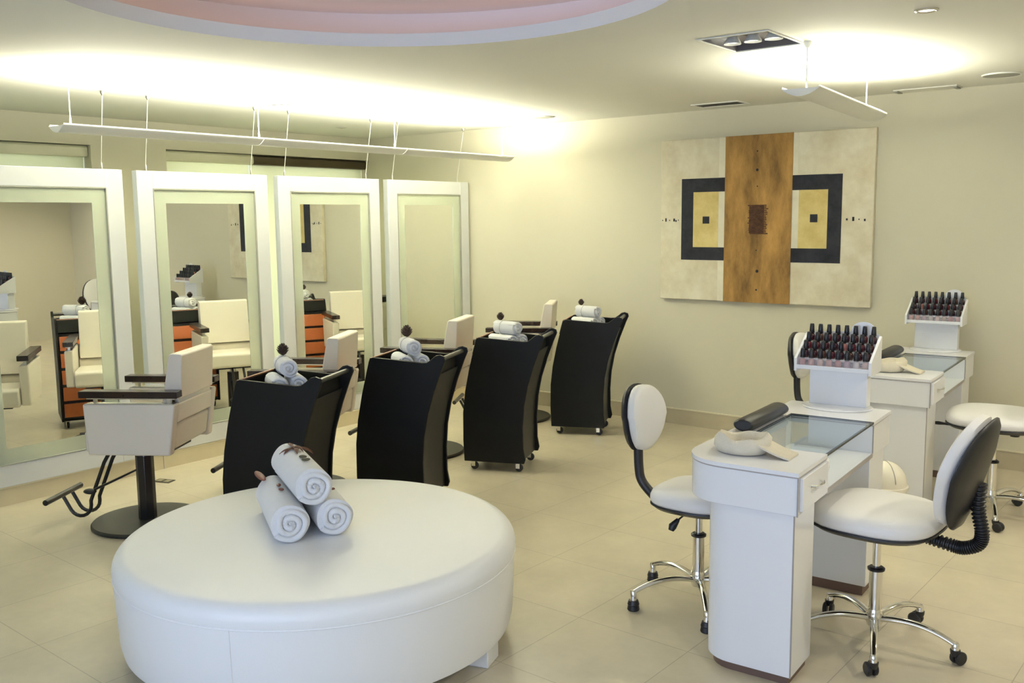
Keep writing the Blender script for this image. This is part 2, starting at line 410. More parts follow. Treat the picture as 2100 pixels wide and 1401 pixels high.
# cabinet seen in the slit between the last two mirrors
t = thing('storage_cabinet', 'cream drawer cabinet seen between the two furthest mirrors', 'cabinet', (-1.28, -.46, .1115))
obj('cabinet_body', box(BM(), 0, .45, 0, .44, 0, .74), CREAMP, t, bevel=.004)
for z in (.04, .27, .50): 
    d = obj('drawer', box(BM(), .45, .462, .01, .43, z, z+.215), CREAMP, t, bevel=.003)
    obj('drawer_handle', box(BM(), .462, .475, .16, .28, z+.12, z+.13), GRILL, d)
tag(obj('black_case', box(BM(), -1.2, -.88, -.40, -.10, .8525, .90), BLACKP, bevel=.006), 'small black case on top of the cream drawer cabinet', 'case')

# ------------------------------------------------------------------ styling chairs (local: faces -x, pole at origin)
def make_chair(label):
    t = thing('styling_chair', label, 'chair', group='white styling chairs facing the mirrors')
    x0, x1, W = -.178, .312, .271
    obj('base_plate', lathe(BM(), [(0, 0), (.285, 0), (.29, .006), (.29, .014), (.283, .022), (0, .024)], (0,0,0), 56), DISC, t)
    obj('pump_column', prism(BM(), [(.048*math.cos(R(22.5+45*i)), .048*math.sin(R(22.5+45*i))) for i in range(8)], 'z', .023, .375), BLKMET, t, bevel=.003)
    obj('lift_piston', lathe(BM(), [(.024, .37), (.024, .43)], (0,0,0), 20), CHROME, t)
    bm = BM(); tube(bm, [(-.03, -.02, .30), (-.17, -.045, .235), (-.26, -.06, .195)], [.009, .011, .012], 10, flat=.6)
    lv = obj('pump_lever', bm, BLKMET, t)
    obj('lever_pad', (lambda b: (ball(b, (-.285, -.065, .185), .034, (1.1, .7, .45)), b)[1])(BM()), BLACKP, lv)
    # footrest: two J-bent tubes and a cross bar
    f = obj('footrest_bar', tube(BM(), [(-.475, -.175, .150), (-.475, .175, .150)], .016, 12), BLKMET, t)
    for y in (-.035, .055):
        pts = [(-.13, y, .47), (-.21, y, .34), (-.300, y, .125)] + arc((-.362, y, .100), .062, 0, -150, 8) + [(-.455, y, .143)]
        obj('footrest_tube', tube(BM(), pts, .010, 10), BLKMET, t)
    # seat
    bm = BM(); prism(bm, [(x0-.02, .435), (x1-.10, .435), (x1-.10, .54), (x0-.01, .56), (x0-.035, .54), (x0-.035, .45)], 'y', -W+.062, W-.062)
    obj('seat_cushion', bm, CHAIRL, t, bevel=.018, seg=4)
    obj('seat_pan', box(BM(), -.12, .2, -.15, .15, .415, .436), BLACKP, t)
    # side boxes with arm slabs
    for s in (-1, 1):
        bm = BM(); y = sorted((s*W, s*(W-.058)))
        prism(bm, [(x0+.015, .437), (x1-.04, .437), (x1, .705), (x0, .705)], 'y', *y)
        a = obj('side_panel', bm, CHAIRL, t, bevel=.010, seg=3)
        bm = BM(); box(bm, x0+.02, x1-.005, y[0]+.008, y[1]-.008, .705, .7075); box(bm, x0+.05, x0+.065, y[0]+.02, y[1]-.02, .7075, .736); box(bm, x1-.05, x1-.03, y[0]+.02, y[1]-.02, .7075, .736)
        box(bm, x0+.02, x1-.005, y[0]+.01, y[1]-.01, .729, .7365)
        obj('arm_bracket', bm, STEEL, a)
        obj('armrest', box(BM(), x0-.015, x1+.015, y[0]-.006, y[1]+.006, .7368, .772), ARMW, t, bevel=.003)
    # back: lumbar band, lower pad and backrest
    bm = BM(); prism(bm, [(x1-.055, .60), (x1-.012, .60), (x1-.004, .70), (x1-.055, .70)], 'y', -W+.0585, W-.0585); obj('lumbar_band', bm, CHAIRL, t, bevel=.008, seg=3)
    bm = BM(); prism(bm, [(x1-.10, .455), (x1-.045, .455), (x1-.025, .585), (x1-.05, .60), (x1-.10, .585)], 'y', -W+.0585, W-.0585); obj('lower_back_pad', bm, CHAIRL, t, bevel=.018, seg=4)
    bm = BM(); prism(bm, [(.195, .60), (.250, .60), (.256, .725), (.318, .725), (.333, .945), (.325, .954), (.272, .956), (.262, .948)], 'y', -W+.07, W-.07)
    obj('backrest', bm, CHAIRL, t, bevel=.013, seg=4)
    bm = BM(); box(bm, x1-.03, x1-.01, -.20, .20, .70, .73); obj('back_hinge', bm, STEEL, t)
    return t
chair = make_chair('nearest white styling chair with a black armrest, left of the ottoman')
chair.location = (.936, -3.871, 0); chair.rotation_euler = (0, 0, R(33))
for (x, y, a), lab in zip(((1.114, -2.961, 31), (1.08, -1.84, 24), (.905, -.552, 30)),
        ('white styling chair partly hidden behind the nearest black cart', 'white styling chair behind the second black cart', 'white styling chair nearest the far wall')):
    dup(chair, (x, y, 0), R(a), lab)

# ------------------------------------------------------------------ black drawer carts (local: drawers face -x, x 0..D, y 0..W)
def make_cart(label):
    t = thing('salon_cart', label, 'cart', group='black salon carts beside the chairs')
    W, th = .386, .018
    front = [(0, .062), (-.006, .20), (-.004, .38), (.012, .52), (.04, .66), (.075, .80), (.088, .85)]
    top = [(.096, .868), (.112, .874), (.40, .853), (.43, .855), (.455, .872), (.48, .893), (.505, .899), (.53, .890), (.536, .868)]
    back = [(.515, .82), (.47, .70), (.43, .57), (.405, .44), (.395, .30), (.397, .16), (.41, .09), (.40, .062)]
    prof = front+top+back
    for y in (0, W-th):
        obj('side_panel', prism(BM(), prof, 'y', y, y+th), BLACKM, t, bevel=.003, smooth=50)
    # curved back board between the panels
    bp = [(.375, .07), (.37, .16), (.37, .30), (.38, .44), (.405, .57), (.44, .70), (.47, .78)]
    bm = BM(); prism(bm, bp+[(x+.008, z) for x, z in bp[::-1]], 'y', th, W-th); obj('back_board', bm, mat('dark_grey_board', (.014, .0135, .012), .45, var=.15), t, smooth=50)
    obj('base_board', box(BM(), .01, .375, th, W-th, .065, .08), BLACKM, t)
    bm = BM(); box(bm, .085, .46, th, W-th, .775, .79); box(bm, .45, .462, th, W-th, .79, .845); obj('tray', bm, BLACKM, t)
    bm = BM(); prism(bm, [(.060, .765), (.072, .765), (.100, .862), (.086, .862)], 'y', th, W-th); obj('tray_lip', bm, BLACKM, t)
    obj('tray_edge_strip', prism(BM(), [(.086, .8622), (.100, .8622), (.101, .869), (.088, .869)], 'y', th, W-th), mat('copper_edge', (.30, .15, .10), .35, metal=.3, var=.1), t)
    def fx(z):
        for (a, za), (b, zb) in zip(front[:-1], front[1:]):
            if za <= z <= zb: return a+(b-a)*(z-za)/(zb-za)
        return front[-1][0]
    z = .095
    for k in range(5):
        z1 = z+.108
        bm = BM(); n = 4
        pts = [(fx(z+(z1-z)*i/n)+.006, z+(z1-z)*i/n) for i in range(n+1)]
        prism(bm, pts+[(x+.02, zz) for x, zz in pts[::-1]], 'y', th+.006, W-th-.006)
        obj('drawer', bm, ORANGE, t, smooth=50)
        z = z1+.024
    bm = BM()
    z = .095
    for k in range(6):                                     # dark rails between drawers
        zz = z-.022; prism(bm, [(fx(zz)+.022, zz), (fx(zz)+.05, zz), (fx(zz+.02)+.05, zz+.02), (fx(zz+.02)+.022, zz+.02)], 'y', th, W-th); z += .132
    obj('drawer_rails', bm, BLACKP, t)
    obj('push_handle', tube(BM(), [(.503, th, .871), (.503, W-th, .871)], .0125, 14), HANDLE, t)
    for x in (.045, .345):
        for y in (.045, W-.045):
            bm = BM(); lathe(bm, [(0, -.009), (.022, -.009), (.026, -.005), (.026, .005), (.022, .009), (0, .009)], (x+.012, y, .026), 18, axis='y')
            c = obj('caster', bm, BLACKP, t)
            bm = BM(); box(bm, x-.008, x+.018, y-.014, y-.0105, .022, .058); box(bm, x-.008, x+.018, y+.0105, y+.014, .022, .058); box(bm, x-.015, x+.02, y-.016, y+.016, .056, .0648); obj('caster_fork', bm, CHROME, c, bevel=.001)
    return t
cart = make_cart('black salon cart nearest the camera, just behind the ottoman towels')
CARTS = [((1.728, -3.928), 24.2), ((1.719, -3.047), 21.7), ((1.642, -2.045), 22.4), ((1.501, -.877), 24.1)]
cart.location = (*CARTS[0][0], 0); cart.rotation_euler = (0, 0, R(CARTS[0][1]))
for ((x, y), a), lab in zip(CARTS[1:], ('black salon cart, second in line, cut by the ottoman at its foot', 'black salon cart, third in line, standing clear on its casters', 'furthest black salon cart, next to the far wall')):
    dup(cart, (x, y, 0), R(a), lab)

# ------------------------------------------------------------------ rolled towels (axis along local x, resting at z=0)
def towel_mesh(Lh, r, turns=2.9, squash=1.0):
    """spiral roll: outer shell plus spiral grooves on both ends"""
    bm = BM(); n = 30*4; t0 = .0
    r_in = r*.10; pts = []
    for i in range(n+1):
        a = 2*PI*turns*i/n; rr = r_in+(r-r_in)*i/n
        pts.append((rr*math.cos(a), rr*math.sin(a)*squash, i/n))
    gap = (r-r_in)/turns*.93
    # spiral slab
    def ring(y, z, k, lh):
        return bm.verts.new((lh, y, z))
    A = []; B = []
    for (y, z, k) in pts:
        l = math.hypot(y, z) or 1; oy, oz = y/l, z/l
        iny, inz = y-oy*min(gap, l*.9), z-oz*min(gap, l*.9)
        bul = .004*math.sin(k*31)+.003*random.random()
        row = []
        for lh, s in ((-Lh, -1), (Lh, 1)):
            e = lh+s*bul
            row += [bm.verts.new((e-s*.006, y, z)), bm.verts.new((e, y-oy*gap*.3, z-oz*gap*.3)), bm.verts.new((e, y-oy*gap*.7 if l > gap else iny, z-oz*gap*.7 if l > gap else inz)), bm.verts.new((e-s*.006, iny, inz))]
        A.append(row)
    order = [0, 1, 2, 3, 7, 6, 5, 4]
    for a, b in zip(A[:-1], A[1:]):
        for i in range(8):
            p, q = order[i], order[(i+1) % 8]
            try: bm.faces.new((a[p], a[q], b[q], b[p]))
            except ValueError: pass
    for e in (A[0], A[-1]):
        bm.faces.new([e[i] for i in order])
    # core so no light passes
    lathe(bm, [(0, -Lh+.012), (r*.97, -Lh+.012), (r*.97, Lh-.012), (0, Lh-.012)], (0,0,0), 40, axis='x')
    bmesh.ops.recalc_face_normals(bm, faces=bm.faces)
    return bm
def towel(Lh, r, c, rz, label, group, tilt=0, rx=0):
    o = obj('rolled_towel', towel_mesh(Lh, r), TOWEL, smooth=60)
    for v in o.data.vertices:
        v.co.y += .0018*math.sin(v.co.x*37+v.co.z*60); v.co.z += .0018*math.sin(v.co.x*29+v.co.y*55)
    o.rotation_euler = (rx, tilt, rz); o.location = c
    return tag(o, label, 'towel', group)

# ottoman
OX, OY, OR_, OH = 2.82, -4.25, .752, .44
ot = thing('round_ottoman', 'large round white leatherette ottoman in the foreground', 'ottoman', (OX, OY, 0))
rr = .055; prof = [(OR_-.03, .085), (OR_-.02, .085), (OR_-.012, .12), (OR_-.004, .26), (OR_, OH-.083)]
obj('side_upholstery', lathe(BM(), [(0, .088)]+prof, (0,0,0), 128), OTTO, ot, smooth=60)
top = [(OR_+.001, OH-.081), (OR_+.003, OH-.074), (OR_+.003, OH-rr)]+[(OR_+.003-rr+rr*math.cos(R(a)), OH-.004-rr+rr*math.sin(R(a))) for a in range(10, 91, 10)]+[(OR_*.7, OH), (0, OH+.004)]
obj('top_cushion', lathe(BM(), [(0, OH-.081)]+top, (0,0,0), 128), OTTO, ot, smooth=60)
obj('piping', tube(BM(), [((OR_+.001)*math.cos(2*PI*i/128), (OR_+.001)*math.sin(2*PI*i/128), OH-.082) for i in range(128)], .0028, 8, closed=True), OTTO, ot)
for a in (-63, 57, 177):
    obj('side_seam', tube(BM(), [((rad+.0003)*math.cos(R(a)), (rad+.0003)*math.sin(R(a)), z) for rad, z in prof[2:]], .0022, 8), OTTO, ot)
for a in (18, 108, 198, 288):
    bm = BM(); box(bm, OR_-.125, OR_-.04, -.055, .055, 0, .0885); o = obj('leg', bm, OTTO, ot, bevel=.004); o.rotation_euler = (0, 0, R(a))
TZ = OH+.001
ang = R(149.5); d = Vector((math.cos(ang), math.sin(ang), 0)); nrm = Vector((-d.y, d.x, 0))
F1 = Vector((2.885, -4.445, 0)); Lh = .235; tr = .073
c1 = F1+d*Lh; c1.z = TZ+tr+.002
g = 'towels on the ottoman'
towel(Lh, tr, c1, ang, 'left lower rolled white towel on the ottoman', g)
ang2 = R(152); d2 = Vector((math.cos(ang2), math.sin(ang2), 0))
c2 = Vector((2.955, -4.29, 0))+d2*Lh; c2.z = TZ+tr+.002
towel(Lh, tr*.98, c2, ang2, 'right lower rolled white towel on the ottoman', g)
ang3 = R(153); d3 = Vector((math.cos(ang3), math.sin(ang3), 0))
c3 = (c1+c2)/2; c3.z = TZ+tr+.004+.125; c3 += Vector((.0, 0, 0))
towel(Lh, tr*.98, c3, ang3, 'top rolled white towel with dried leaves on the ottoman', g)
# dried leaves, pods and beans
def leaf_mesh(L, wd, curl=.15):
    bm = BM(); n = 8; rows = []
    for i in range(n+1):
        u = i/n; wdt = wd*math.sin(PI*min(1, u*.96+.04))**.8*(1-.35*u); x = L*u; z = curl*L*math.sin(PI*u)
        rows.append([bm.verts.new((x, -wdt, z-wdt*.25)), bm.verts.new((x, 0, z+.002)), bm.verts.new((x, wdt, z-wdt*.25)), bm.verts.new((x, 0, z-.0015))])
    for a, b in zip(rows[:-1], rows[1:]):
        for k in range(4): bm.faces.new((a[k], a[(k+1) % 4], b[(k+1) % 4], b[k]))
    bm.faces.new(rows[0][::-1]); bm.faces.new(rows[-1]); return bm
sp = thing('dried_leaf_sprig', 'brown dried leaf sprig lying over the top rolled towel', 'dried leaves', c3+Vector((0,0,tr*.98))+d3*.10)
sp.rotation_euler = (0, 0, ang3)
for a, L_, xo, tilt in ((195, .075, .03, -.45), (235, .07, .02, -.5), (268, .06, .0, -.5), (300, .05, -.02, -.5), (90, .05, .0, -.5), (130, .05, .02, -.4), (5, .05, .03, -.1), (175, .065, -.01, .1)):
    o = obj('leaf', leaf_mesh(L_*1.25, .011), LEAF, sp); o.rotation_euler = (0, -tilt*.8 if 0 else .28 if abs(math.sin(R(a))) > .5 else .05, R(a)); o.location = (xo, 0, .004)
obj('stem', tube(BM(), [(.05, 0, .006), (.0, .004, .010), (-.05, .0, .004)], .0035, 6), LEAF, sp)
def bean(c, rz, label, name='bean', s=.013, m=STONE):
    bm = BM(); ball(bm, (0,0,0), s, (1.3, .8, .5), 12); o = obj(name, bm, m); o.location = c; o.rotation_euler = (0, 0, rz); return tag(o, label, 'dried bean')
tz = c3.z+tr*.98
e = c3-d3*.055; bean((e.x, e.y, tz+.006), .4, 'dried bean on the top towel, closer to the leaf sprig')
e = c3-d3*.105; bean((e.x, e.y, tz+.006), .9, 'dried bean on the top towel, closer to its rolled end')
for k, (s_, off, lab) in enumerate(((.125, -.035, 'dried brown bean on the left lower towel, further back'), (.095, -.03, 'dried brown bean on the left lower towel, closer to its end'))):
    e = c1-d*(.235-s_*1.45)+nrm*off*-1
    a_ = math.asin(min(1, abs(off)/tr)); e = c1-d*(Lh-s_*2.2)+nrm*.002; bean((e.x, e.y, c1.z+math.sqrt(tr**2-.002**2)+.006), ang+.5*k, lab, s=.011, m=POD)
e = c2-d2*(Lh-.13)+nrm*-.02; bean((e.x-.0, e.y+.0, c2.z+math.sqrt(tr**2-.02**2)+.006), .2, 'dried bean on the right lower towel beside the top roll', s=.010, m=POD)
o = obj('dried_pod', (lambda b: (ball(b, (0,0,0), .05, (1.5, .36, .22), 16), b)[1])(BM()), POD)
o.location = (2.47, -4.262, c1.z+.0765); o.rotation_euler = (R(-18), .0, R(-25))
tag(o, 'large brown dried pod at the rear of the left lower towel', 'dried pod')

# towels on the carts
def pine_cone(c, s, label):
    bm = BM(); ball(bm, (0, 0, s*.95), s*.72, (1, 1, 1.25), 14)
    for k in range(46):
        u = (k+.5)/46; zz = s*(.12+1.7*u); rad = s*(.78*math.sin(PI*(u*.86+.10)))
        a = k*2.39996
        M = Matrix.Translation((rad*math.cos(a), rad*math.sin(a), zz)) @ Matrix.Rotation(a, 4, 'Z') @ Matrix.Rotation(-.5+u*-.5, 4, 'Y') @ Matrix.Diagonal((.34*s, .26*s, .09*s, 1))
        bmesh.ops.create_icosphere(bm, subdivisions=1, radius=1, matrix=M)
    o = obj('pine_cone', bm, CONE); o.location = c; return tag(o, label, 'pine cone', 'pine cones on the cart towels')
CN = ('nearest cart', 'second cart', 'third cart', 'furthest cart')
base_tw = obj('rolled_towel', towel_mesh(.10, .045, 2.4), TOWEL, smooth=60)
for v in base_tw.data.vertices: v.co.y += .0015*math.sin(v.co.x*47+v.co.z*60); v.co.z += .0015*math.sin(v.co.x*39+v.co.y*55)
first = True
for ci, (((x, y), a), (lx, ly, da)) in enumerate(zip(CARTS, ((.27, .17, -52), (.265, .17, -52), (.25, .18, -28), (.25, .18, -26)))):
    M = Matrix.Translation((x, y, 0)) @ Matrix.Rotation(R(a), 4, 'Z'); aa = R(a+da); dd = Vector((math.cos(aa), math.sin(aa), 0)); nn = Vector((-dd.y, dd.x, 0))
    cc = M @ Vector((lx, ly, 0)); ang_t = aa
    zr_ = .7905+.046
    for (off, zz, nm) in ((-.047, 0, 'near lower'), (.047, 0, 'far lower'), (0, .083, 'top')):
        p = cc+nn*off; o = base_tw if first else base_tw.copy()
        if not first: C.objects.link(o)
        first = False
        o.location = (p.x, p.y, zr_+zz); o.rotation_euler = (0, 0, ang_t)
        tag(o, '%s rolled white towel on the %s' % (nm, CN[ci]), 'towel', 'towels stacked on the carts')
    p = cc-dd*.062; pc = pine_cone((p.x, p.y, zr_+.083+.0445), (.030, .034, .026, .024)[ci], 'dark pine cone on the towels of the %s' % CN[ci])
    obj('cord', tube(BM(), [(-.03, .0462*math.cos(2*PI*k/24), .0462*math.sin(2*PI*k/24)) for k in range(24)], .0014, 6, closed=True), THREAD, o)
# ------------------------------------------------------------------ manicure tables (local: right side x=0, near edge y=0)
TW, TL, TH = .444, 1.243, .769
def make_table(label):
    t = thing('manicure_table', label, 'table', group='white glass-topped manicure tables')
    rc = .17
    nb = rrect(-TW, 0, 0, .317, (rc, 0, 0, 0), 10)
    ins = lambda q: rrect(-TW+q, -q, q, .317, (rc-q, 0, 0, 0), 10)
    obj('near_box', prism(BM(), ins(.003), 'z', .619, TH-.018), LAM, t, bevel=.002)
    # pedestals
    obj('near_pedestal', prism(BM(), rrect(-.36, -.016, .02, .235, (.12, 0, 0, 0), 8), 'z', .035, .619), LAM, t, bevel=.002)
    obj('near_plinth', prism(BM(), rrect(-.34, -.03, .04, .225, (.10, 0, 0, 0), 8), 'z', 0.0, .035), PLINTH, t)
    obj('far_pedestal', box(BM(), -.36, -.016, .975, 1.20, .045, .619), LAM, t, bevel=.002)
    obj('far_plinth', box(BM(), -.34, -.03, .985, 1.19, 0, .045), PLINTH, t)
    for z in (.20, .32): obj('cupboard_knob', tube(BM(), [(-.05, .234, z+.015), (-.05, .254, z+.01), (-.05, .254, z-.03), (-.05, .234, z-.035)], .003, 6), CHROME, t)
    bm = BM(); box(bm, -TW+.003, -.003, .953, TL, .619, TH-.018); obj('far_box', bm, LAM, t, bevel=.002)
    # top boards with grey edging
    ed = prism(BM(), rrect(-TW, 0, 0, .317, (rc, 0, 0, 0), 10), 'z', TH-.018, TH-.014)
    box(ed, -TW, 0, .953, TL, TH-.018, TH-.014); box(ed, -TW, -.345, .317, .953, TH-.018, TH-.014)
    obj('edge_band', ed, EDGE, t)
    bm = prism(BM(), rrect(-TW, 0, 0, .317, (rc, 0, 0, 0), 10), 'z', TH-.014, TH)
    box(bm, -TW, 0, .953, TL, TH-.014, TH); box(bm, -TW, -.345, .317, .953, TH-.014, TH)
    obj('top_board', bm, LAM, t)
    g = prism(BM(), rrect(-.345, 0, .317, .953, (0, 0, 0, .06), 8), 'z', TH-.008, TH-.001); obj('glass_pane', g, GLASS, t)
    bm = BM(); box(bm, -.008, 0, .317, .953, TH-.0085, TH-.0005+.0005); box(bm, -.345, 0, .945, .953, TH-.0085, TH+.0003); box(bm, -.348, -.341, .317, .953, TH-.0085, TH+.0003)
    obj('glass_edge', bm, mat('dark_glass_edge', (.06, .075, .085), .15, var=.05), t)
    bm = BM(); box(bm, -.40, -.003, .317, .953, .619, .637); obj('shelf', bm, LAM, t, bevel=.001)
    obj('shelf_edge', box(BM(), -.003, 0, .317, .953, .619, .637), EDGE, t)
    obj('inner_side', box(BM(), -.36, -.345, .317, .953, .637, TH-.018), LAM, t)
    for q in ((-.0035, .0008, -.0008, .0035, .619, TH-.018), (-.0195, -.0152, .0192, .0235, .035, .619), (-.0035, .0008, .9522, .9565, .637, TH-.018)):
        obj('corner_trim', box(BM(), *q), EDGE, t)
    # drawers on the technician side
    for y0, y1 in ((.022, .300),):
        dr = obj('drawer', box(BM(), -.003, .010, y0, y1, .632, .748), LAM, t, bevel=.002)
        yc = (y0+y1)/2
        bm = BM(); tube(bm, [(.01, yc-.05, .70), (.022, yc-.045, .70), (.03, yc-.02, .70), (.03, yc+.02, .70), (.022, yc+.045, .70), (.01, yc+.05, .70)], .005, 8)
        obj('drawer_handle', bm, CHROME, dr)
    bm = BM(); lathe(bm, [(.036, -.215), (.044, -.20), (.044, .20), (.036, .215)], (0,0,0), 24, sx=1, sy=.6, axis='y')
    bmesh.ops.translate(bm, verts=bm.verts, vec=(-.385, .70, TH+.027))
    ar = obj('wrist_cushion', bm, BLACKP, t, bevel=.006, seg=3)
    return t
tab = make_table('near white manicure table with glass top, in the right foreground')
T1 = ((4.459, -3.588), 3.0); T2 = ((4.328, -1.44), 2.7)
tab.location = (*T1[0], 0); tab.rotation_euler = (0, 0, R(T1[1]))
dup(tab, (*T2[0], 0), R(T2[1]), 'far white manicure table standing against the far wall')
def TM(T): return Matrix.Translation((*T[0], 0)) @ Matrix.Rotation(R(T[1]), 4, 'Z')

# polish displays (local: shelf front edge at y=0, centred on x, base at z=0 = table top)
def make_display(label):
    t = thing('polish_display', label, 'display stand', group='nail polish display stands')
    W = .309; h = W/2
    obj('stand_post', box(BM(), -.126, .126, .10, .165, .006, .20), LAM, t, bevel=.002)
    obj('stand_base', lathe(BM(), [(0, 0), (.152, 0), (.154, .002), (.150, .006), (0, .0062)], (0, .10, 0), 48, sx=1, sy=.85), LAM, t)
    for s in (-1, 1):
        x = sorted((s*h, s*(h+.012)))
        obj('end_panel', prism(BM(), [(-.006, .165), (.168, .165), (.168, .318), (.160, .322), (-.006, .222)], 'x', *x), LAM, t, bevel=.0015)
    bm = BM()
    for k in range(4): box(bm, -h, h, .002+k*.042, .168, .188+k*.033-.010, .188+k*.033)
    obj('stepped_shelf', bm, LAM, t)
    obj('shelf_lip', box(BM(), -h, h, -.006, .0015, .176, .194), LAM, t, bevel=.001)
    obj('acrylic_front', box(BM(), -h, h, -.0045, -.0025, .194, .228), ACRYL, t)
    bm = BM(); n = 16
    pts = [(-h, .165), (h, .165), (h, .325)]+[(.085+.055*math.cos(PI*i/n), .335+.045*math.sin(PI*i/n)) for i in range(n+1)]+[(-h, .325)]
    prism(bm, pts, 'y', .1685, .172); obj('header_panel', bm, LAM, t)
    return t
disp = make_display('near white nail polish display with arched header on the near manicure table')
DY = 1.025-.0
P = (4.181, -2.503)
disp.location = (*P, TH+.0005); disp.rotation_euler = (0, 0, R(3.5))
M2 = TM(T2) @ TM(T1).inverted() @ Matrix.Translation((*P, TH+.0005)) @ Matrix.Rotation(R(3.5), 4, 'Z')
P2 = M2.translation
dup(disp, tuple(P2), R(3.2), 'far white nail polish display on the table against the wall')
def make_bottle():
    bm = BM(); lathe(bm, [(0, 0), (.0125, 0), (.0142, .003), (.0145, .022), (.011, .031), (.006, .034), (0, .034)], (0,0,0), 14)
    b = obj('nail_polish_bottle', bm, POLISH[0], smooth=50)
    cp = obj('bottle_cap', lathe(BM(), [(.0105, .0345), (.0116, .037), (.0094, .074), (.0076, .0768), (0, .0772)], (0,0,0), 12), CAPB, b, smooth=50)
    return b, cp
b0, cp0 = make_bottle(); used = False
rowcol = [[5, 6, 7, 6, 5, 8, 9, 7, 10], [0, 2, 0, 4, 1, 2, 4, 0], [1, 0, 3, 1, 0, 2, 5, 1], [0, 1, 2, 0, 4, 1, 0, 2]]
pm = [None]*len(POLISH)
for di, (Mx, lab) in enumerate(((Matrix.Translation((*P, TH+.0005)) @ Matrix.Rotation(R(3.5), 4, 'Z'), 'near display'), (M2, 'far display'))):
    for k in range(4):
        for i in range(8):
            ci = rowcol[k][(i+di*3+k) % len(rowcol[k])]
            if pm[ci] is None:
                me = b0.data.copy(); me.materials[0] = POLISH[ci]; pm[ci] = me
            if not used: b, used = b0, True
            else:
                b = b0.copy(); C.objects.link(b); c_ = cp0.copy(); C.objects.link(c_); c_.parent = b
            b.data = pm[ci]
            q = Mx @ Vector((-.1545+.0195+i*.0387, .0175+k*.042, .1885+k*.033)); b.location = q
            rn = ('front', 'second', 'third', 'top')[k]; cn = ('pale pink' if ci in (5, 6, 7, 8, 9, 10) else 'dark red')
            tag(b, '%s nail polish bottle with black cap in the %s row of the %s' % (cn, rn, lab), 'nail polish', 'polish bottles in the %s row of the %s' % (rn, lab))
            b['label'] = '%s polish bottle, %s row, %s from left on the %s' % (cn, rn, ('first', 'second', 'third', 'fourth', 'fifth', 'sixth', 'seventh', 'eighth')[i], lab)

# cream cloth nests on the tables
def nest(label, M):
    bm = BM(); n = 40; rings = []
    prof = [(.07, 0, .0), (.090, .005, .0), (.103, .026, .2), (.100, .052, 1), (.086, .066, 1), (.072, .056, .8), (.064, .030, .5), (.036, .016, .2), (0, .014, 0)]
    for r_, z_, wv in prof:
        if r_ == 0: rings.append([bm.verts.new((0, 0, z_))]); continue
        rw = []
        for i in range(n):
            a = 2*PI*i/n; k = 1+.07*wv*math.sin(3*a+1)+.04*wv*math.sin(7*a)
            rw.append(bm.verts.new((r_*k*math.cos(a), r_*.82*k*math.sin(a), z_*(1+.14*wv*math.sin(2*a+.5)+.06*wv*math.sin(5*a)))))
        rings.append(rw)
    for a, b in zip(rings[:-1], rings[1:]):
        for i in range(n):
            j = (i+1) % n
            if len(b) == 1: bm.faces.new((a[i], a[j], b[0]))
            else: bm.faces.new((a[i], a[j], b[j], b[i]))
    bm.faces.new(rings[0][::-1])
    t = thing('cream_headband', label, 'cloth', tuple(M @ Vector((-.272, .185, TH+.0005))), 0, 'cream cloths on the manicure tables')
    t.rotation_euler = (0, 0, M.to_euler().z)
    obj('cloth_ring', bm, CREAMT, t, smooth=80)
    bm = BM(); rows = []
    for i in range(9):
        u = i/8; x = .07+.12*u; z = .040*(1-u)**1.3+.001; hw = .055-.006*u
        rows.append([bm.verts.new((x, -hw+.005, z)), bm.verts.new((x, hw+.012, z)), bm.verts.new((x, hw+.012, z+.007)), bm.verts.new((x, -hw+.005, z+.007))])
    for a, b in zip(rows[:-1], rows[1:]):
        for k in range(4): bm.faces.new((a[k], a[(k+1) % 4], b[(k+1) % 4], b[k]))
    bm.faces.new(rows[0][::-1]); bm.faces.new(rows[-1]); bmesh.ops.recalc_face_normals(bm, faces=bm.faces)
    obj('closing_flap', bm, CREAMT, t, smooth=80)
nest('cream cloth folded into a ring on the near manicure table', TM(T1))
nest('cream cloth folded into a ring on the far manicure table', TM(T2))
q = TM(T1) @ Vector((-.16, .52, .6375)); o = obj('folded_towel', prism(BM(), rrect(-.10, .10, -.07, .07, (.012,)*4, 4), 'z', 0, .045), TOWEL, bevel=.01, seg=3)
o.location = q; o.rotation_euler = (0, 0, R(12)); tag(o, 'pale folded towel on the shelf under the glass of the near table', 'towel')

